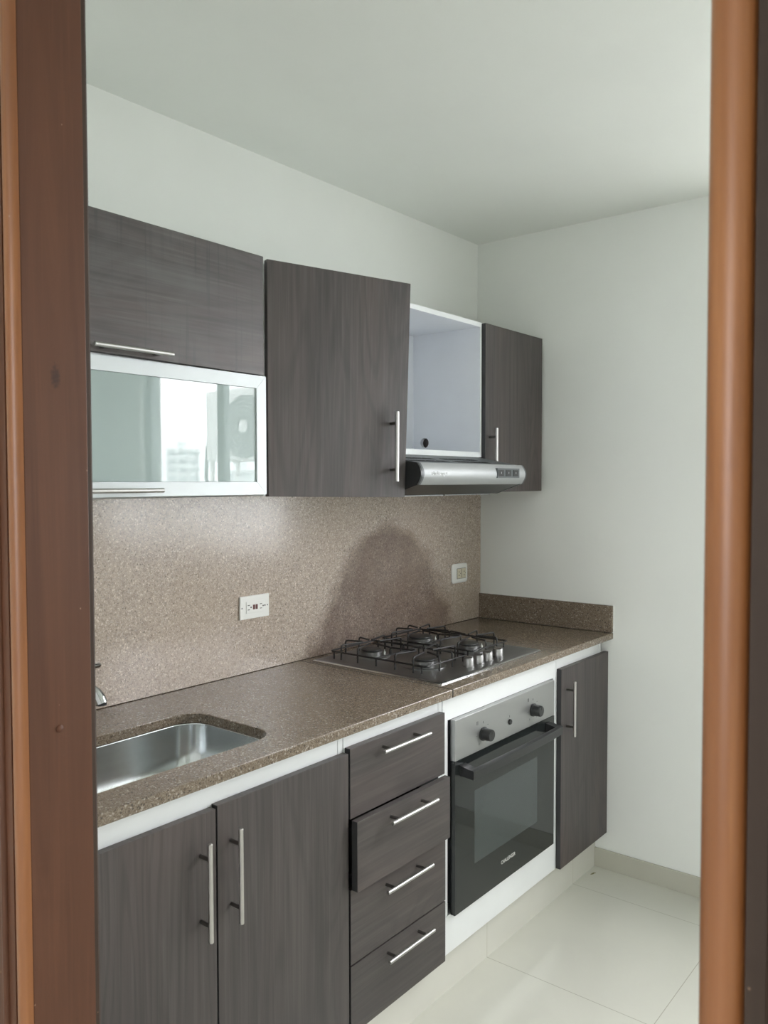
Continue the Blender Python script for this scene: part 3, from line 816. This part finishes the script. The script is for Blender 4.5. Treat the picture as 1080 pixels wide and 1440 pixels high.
for x in (-1.3125, -1.2120): obj('screw', lambda bm: lathe(bm, (x, YP-.0001, 1.0960), [(.0024, 0), (.0018, -.0008)], 'y', 12), 'burner', pl)
s2 = thing('power_socket', 'small rounded white socket plate with ivory insert, right on the splashback near the corner', 'socket', (-.164, -.0215, 1.06), 'sockets on the splashback')
def rplate(bm):
    rings = []
    for ins_, y in ((0, -.0188), (0, -.0230), (.004, -.0262), (.010, -.0270)):
        rings.append([bm.verts.new((x, y, z)) for x, z in rrect(-.2190+ins_, -.1090-ins_, 1.0600+ins_, 1.1370-ins_, .012, 5)])
    for a, b in zip(rings, rings[1:]):
        for k in range(len(a)): bm.faces.new((a[k], a[(k+1)%len(a)], b[(k+1)%len(a)], b[k]))
    bm.faces.new(rings[0][::-1]); bm.faces.new(rings[-1])
pl = obj('cover_plate', rplate, 'plate', s2, smooth=True)
B('insert_rim', (-.1900, -.1260, -.0277, -.0271, 1.0770, 1.1190), 'grey_plastic', pl)
ins = B('insert', (-.1885, -.1275, -.0290, -.0278, 1.0785, 1.1175), 'ivory', pl, .0005)
for x in (-.176, -.140):
    for z in (1.091, 1.105): B('socket_slot', (x-.004, x+.004, -.0294, -.0288, z-.0011, z+.0011), 'mark', ins)
B('divider', (-.1590, -.1570, -.0294, -.0288, 1.0810, 1.1150), 'mark', ins)
for x in (-.166, -.130): obj('earth_hole', lambda bm: lathe(bm, (x, -.0288, 1.098), [(.0020, 0), (.0020, -.0006)], 'y', 10), 'mark', ins)

# ------------------------------------------------------------------ scrap on the floor
def leaf(bm):
    P = [(-.088, -.556, .0020), (-.083, -.560, .0040), (-.077, -.563, .0048), (-.070, -.563, .0040), (-.064, -.567, .0022)]
    tube(bm, P, [.0006, .0020, .0026, .0018, .0006], 8)
tag(obj('leaf', leaf, 'leaf', smooth=True), 'tiny curled dry leaf scrap on the floor tile in the corner', 'leaf')

# ------------------------------------------------------------------ outside the kitchen window (seen reflected in the glazed flap)
bal = struct(B('balcony_floor', (.155, 1.5, -4.3, -.6, -.15, -.02), 'concrete'))
ac = thing('air_conditioner', 'pale outdoor air-conditioning unit with round fan, reflected in the cabinet glass', 'air conditioner', (1.05, -3.38, -.02))
B('casing', (.90, 1.20, -3.47, -2.80, 1.61, 2.11), 'ac', ac, .01)
obj('fan_grille', lambda bm: lathe(bm, (.8995, -3.06, 1.845), [(.215, 0), (.215, -.006), (.205, -.010), (.20, -.004), (.001, -.004)], 'x', 40), 'acgrey', ac, smooth=True)
obj('fan_hub', lambda bm: lathe(bm, (.893, -3.06, 1.845), [(.045, 0), (.045, -.008), (.001, -.010)], 'x', 24), 'ac', ac, smooth=True)
def rings(bm):
    for r in (.08, .11, .14, .17, .20):
        pts = [(.886, -3.06 + r*math.cos(2*PI*k/36), 1.845 + r*math.sin(2*PI*k/36)) for k in range(37)]
        tube(bm, pts, .002, 6)
obj('grille_wires', rings, 'ac', ac, smooth=True)
for x in (.93, 1.17):
    for y in (-3.44, -2.84): B('leg', (x-.012, x+.012, y-.012, y+.012, -.02, 1.61), 'ac', ac)
obj('hose', lambda bm: tube(bm, [(.98, -3.475, 1.80), (.96, -3.53, 1.72), (.97, -3.56, 1.5), (1.0, -3.50, 1.2), (1.0, -3.47, .7), (1.0, -3.46, .0)], .014, 10), 'acgrey', ac, smooth=True)
def tower(cx, cy, w, dpt, z1, ang, floors, label):
    t = thing('apartment_tower', label, 'building', (cx, cy, -60), 'distant apartment towers')
    R_ = Matrix.Rotation(ang, 4, 'Z')
    def walls(bm):
        box(bm, cx-w/2, cx+w/2, cy-dpt/2, cy+dpt/2, -60, z1)
        box(bm, cx-w*.2, cx+w*.15, cy-dpt*.2, cy+dpt*.2, z1, z1+2.5)
        bmesh.ops.rotate(bm, cent=(cx, cy, 0), matrix=R_.to_3x3(), verts=bm.verts)
    obj('walls', walls, 'tower', t)
    def wins(bm):
        for k in range(floors):
            z = z1 - 1.0 - k*2.9
            for j in range(3):
                xa = cx - w/2 + w*(j+.15)/3; xb = xa + w*.7/3
                box(bm, xa, xb, cy-dpt/2-.1, cy+dpt/2+.1, z-1.3, z)
            box(bm, cx-w/2-.1, cx+w/2+.1, cy-dpt*.3, cy+dpt*.3, z-1.3, z)
        bmesh.ops.rotate(bm, cent=(cx, cy, 0), matrix=R_.to_3x3(), verts=bm.verts)
    obj('window_bands', wins, 'towerwin', t)
tower(181, -238, 11, 10, 13, .65, 8, 'distant white apartment tower with rows of balconies, taller one in the cabinet glass reflection')
tower(172, -196, 15, 12, 5.0, .7, 8, 'distant white apartment block below the outdoor unit in the cabinet glass reflection')
def hills(bm):
    n, m = 60, 10; V = []
    for i in range(n+1):
        a = math.radians(-95 + 100*i/n); row = []
        for j in range(m+1):
            r = 700 + 60*j
            h = -60 + (112 + 14*math.sin(i*.35) + 8*math.sin(i*.9+1) + 3*math.sin(i*2.1))*math.sin(PI/2*j/m)
            row.append(bm.verts.new((r*math.cos(a), r*math.sin(a), h)))
        V.append(row)
    for i in range(n):
        for j in range(m): bm.faces.new((V[i][j], V[i+1][j], V[i+1][j+1], V[i][j+1]))
struct(obj('hills', hills, 'hill', smooth='all'))
struct(B('ground', (-1500, 1500, -1500, 1500, -61, -60), 'ground'))

# ------------------------------------------------------------------ light
W = bpy.data.worlds.new('world'); sc.world = W; W.use_nodes = True
nt = W.node_tree; nt.nodes.clear()
out = nt.nodes.new('ShaderNodeOutputWorld'); bg = nt.nodes.new('ShaderNodeBackground')
tc = nt.nodes.new('ShaderNodeTexCoord'); sp_ = nt.nodes.new('ShaderNodeSeparateXYZ'); rp = nt.nodes.new('ShaderNodeValToRGB')
nz_ = nt.nodes.new('ShaderNodeTexNoise'); nz_.inputs['Scale'].default_value = 2.5
nt.links.new(tc.outputs['Generated'], sp_.inputs[0]); nt.links.new(tc.outputs['Generated'], nz_.inputs['Vector'])
els = rp.color_ramp.elements
els[0].position = .0; els[0].color = (.93, .95, 1.0, 1)
els[1].position = .5; els[1].color = (.99, .985, 1.0, 1)
nt.links.new(sp_.outputs[2], rp.inputs[0])
mxc = nt.nodes.new('ShaderNodeMix'); mxc.data_type = 'RGBA'; mxc.blend_type = 'MULTIPLY'; mxc.inputs[0].default_value = .15
nt.links.new(rp.outputs[0], mxc.inputs[6]); nt.links.new(nz_.outputs['Fac'], mxc.inputs[7])
nt.links.new(mxc.outputs[2], bg.inputs[0]); bg.inputs[1].default_value = 16.3
nt.links.new(bg.outputs[0], out.inputs[0])
def portal(name, x, y0, y1, z0, z1, rot):
    l = bpy.data.lights.new(name, 'AREA'); l.shape = 'RECTANGLE'; l.size = z1-z0; l.size_y = y1-y0; l.cycles.is_portal = True
    o = bpy.data.objects.new(name, l); C.objects.link(o); o.location = (x, (y0+y1)/2, (z0+z1)/2); o.rotation_euler = (0, rot, 0)
portal('kitchen_window_daylight', .16, WY0, WY1, WZ0, WZ1, PI/2)
portal('added_fill_portal', -5.76, HW0, HW1, .95, 2.25, -PI/2)  # portal of the added fill window

# ------------------------------------------------------------------ camera
cam = bpy.data.cameras.new('camera'); co = bpy.data.objects.new('camera', cam); C.objects.link(co)
cam.sensor_width = 36; cam.sensor_fit = 'AUTO'; cam.lens = 1159.18/1440*36
yaw, pit, rol = map(math.radians, (51.2321, 2.1355, -.1087))
f = Vector((math.sin(yaw)*math.cos(pit), math.cos(yaw)*math.cos(pit), -math.sin(pit)))
r0 = Vector((math.cos(yaw), -math.sin(yaw), 0)); u0 = r0.cross(f)
r = r0*math.cos(rol) + u0*math.sin(rol); u = -r0*math.sin(rol) + u0*math.cos(rol)
m = Matrix((r, u, -f)).transposed().to_4x4(); m.translation = (-2.9197, -1.8480, 1.4669)
co.matrix_world = m
cam.clip_start = .02; cam.clip_end = 4000
cam.dof.use_dof = True; cam.dof.focus_distance = 2.5; cam.dof.aperture_fstop = 16
sc.camera = co
sc.view_settings.view_transform = 'Standard'; sc.view_settings.look = 'None'
sc.view_settings.exposure = 0.0; sc.view_settings.gamma = 1.0; sc.view_settings.use_curve_mapping = False
sc.cycles.max_bounces = 12; sc.cycles.diffuse_bounces = 8; sc.cycles.glossy_bounces = 6; sc.cycles.transparent_max_bounces = 12
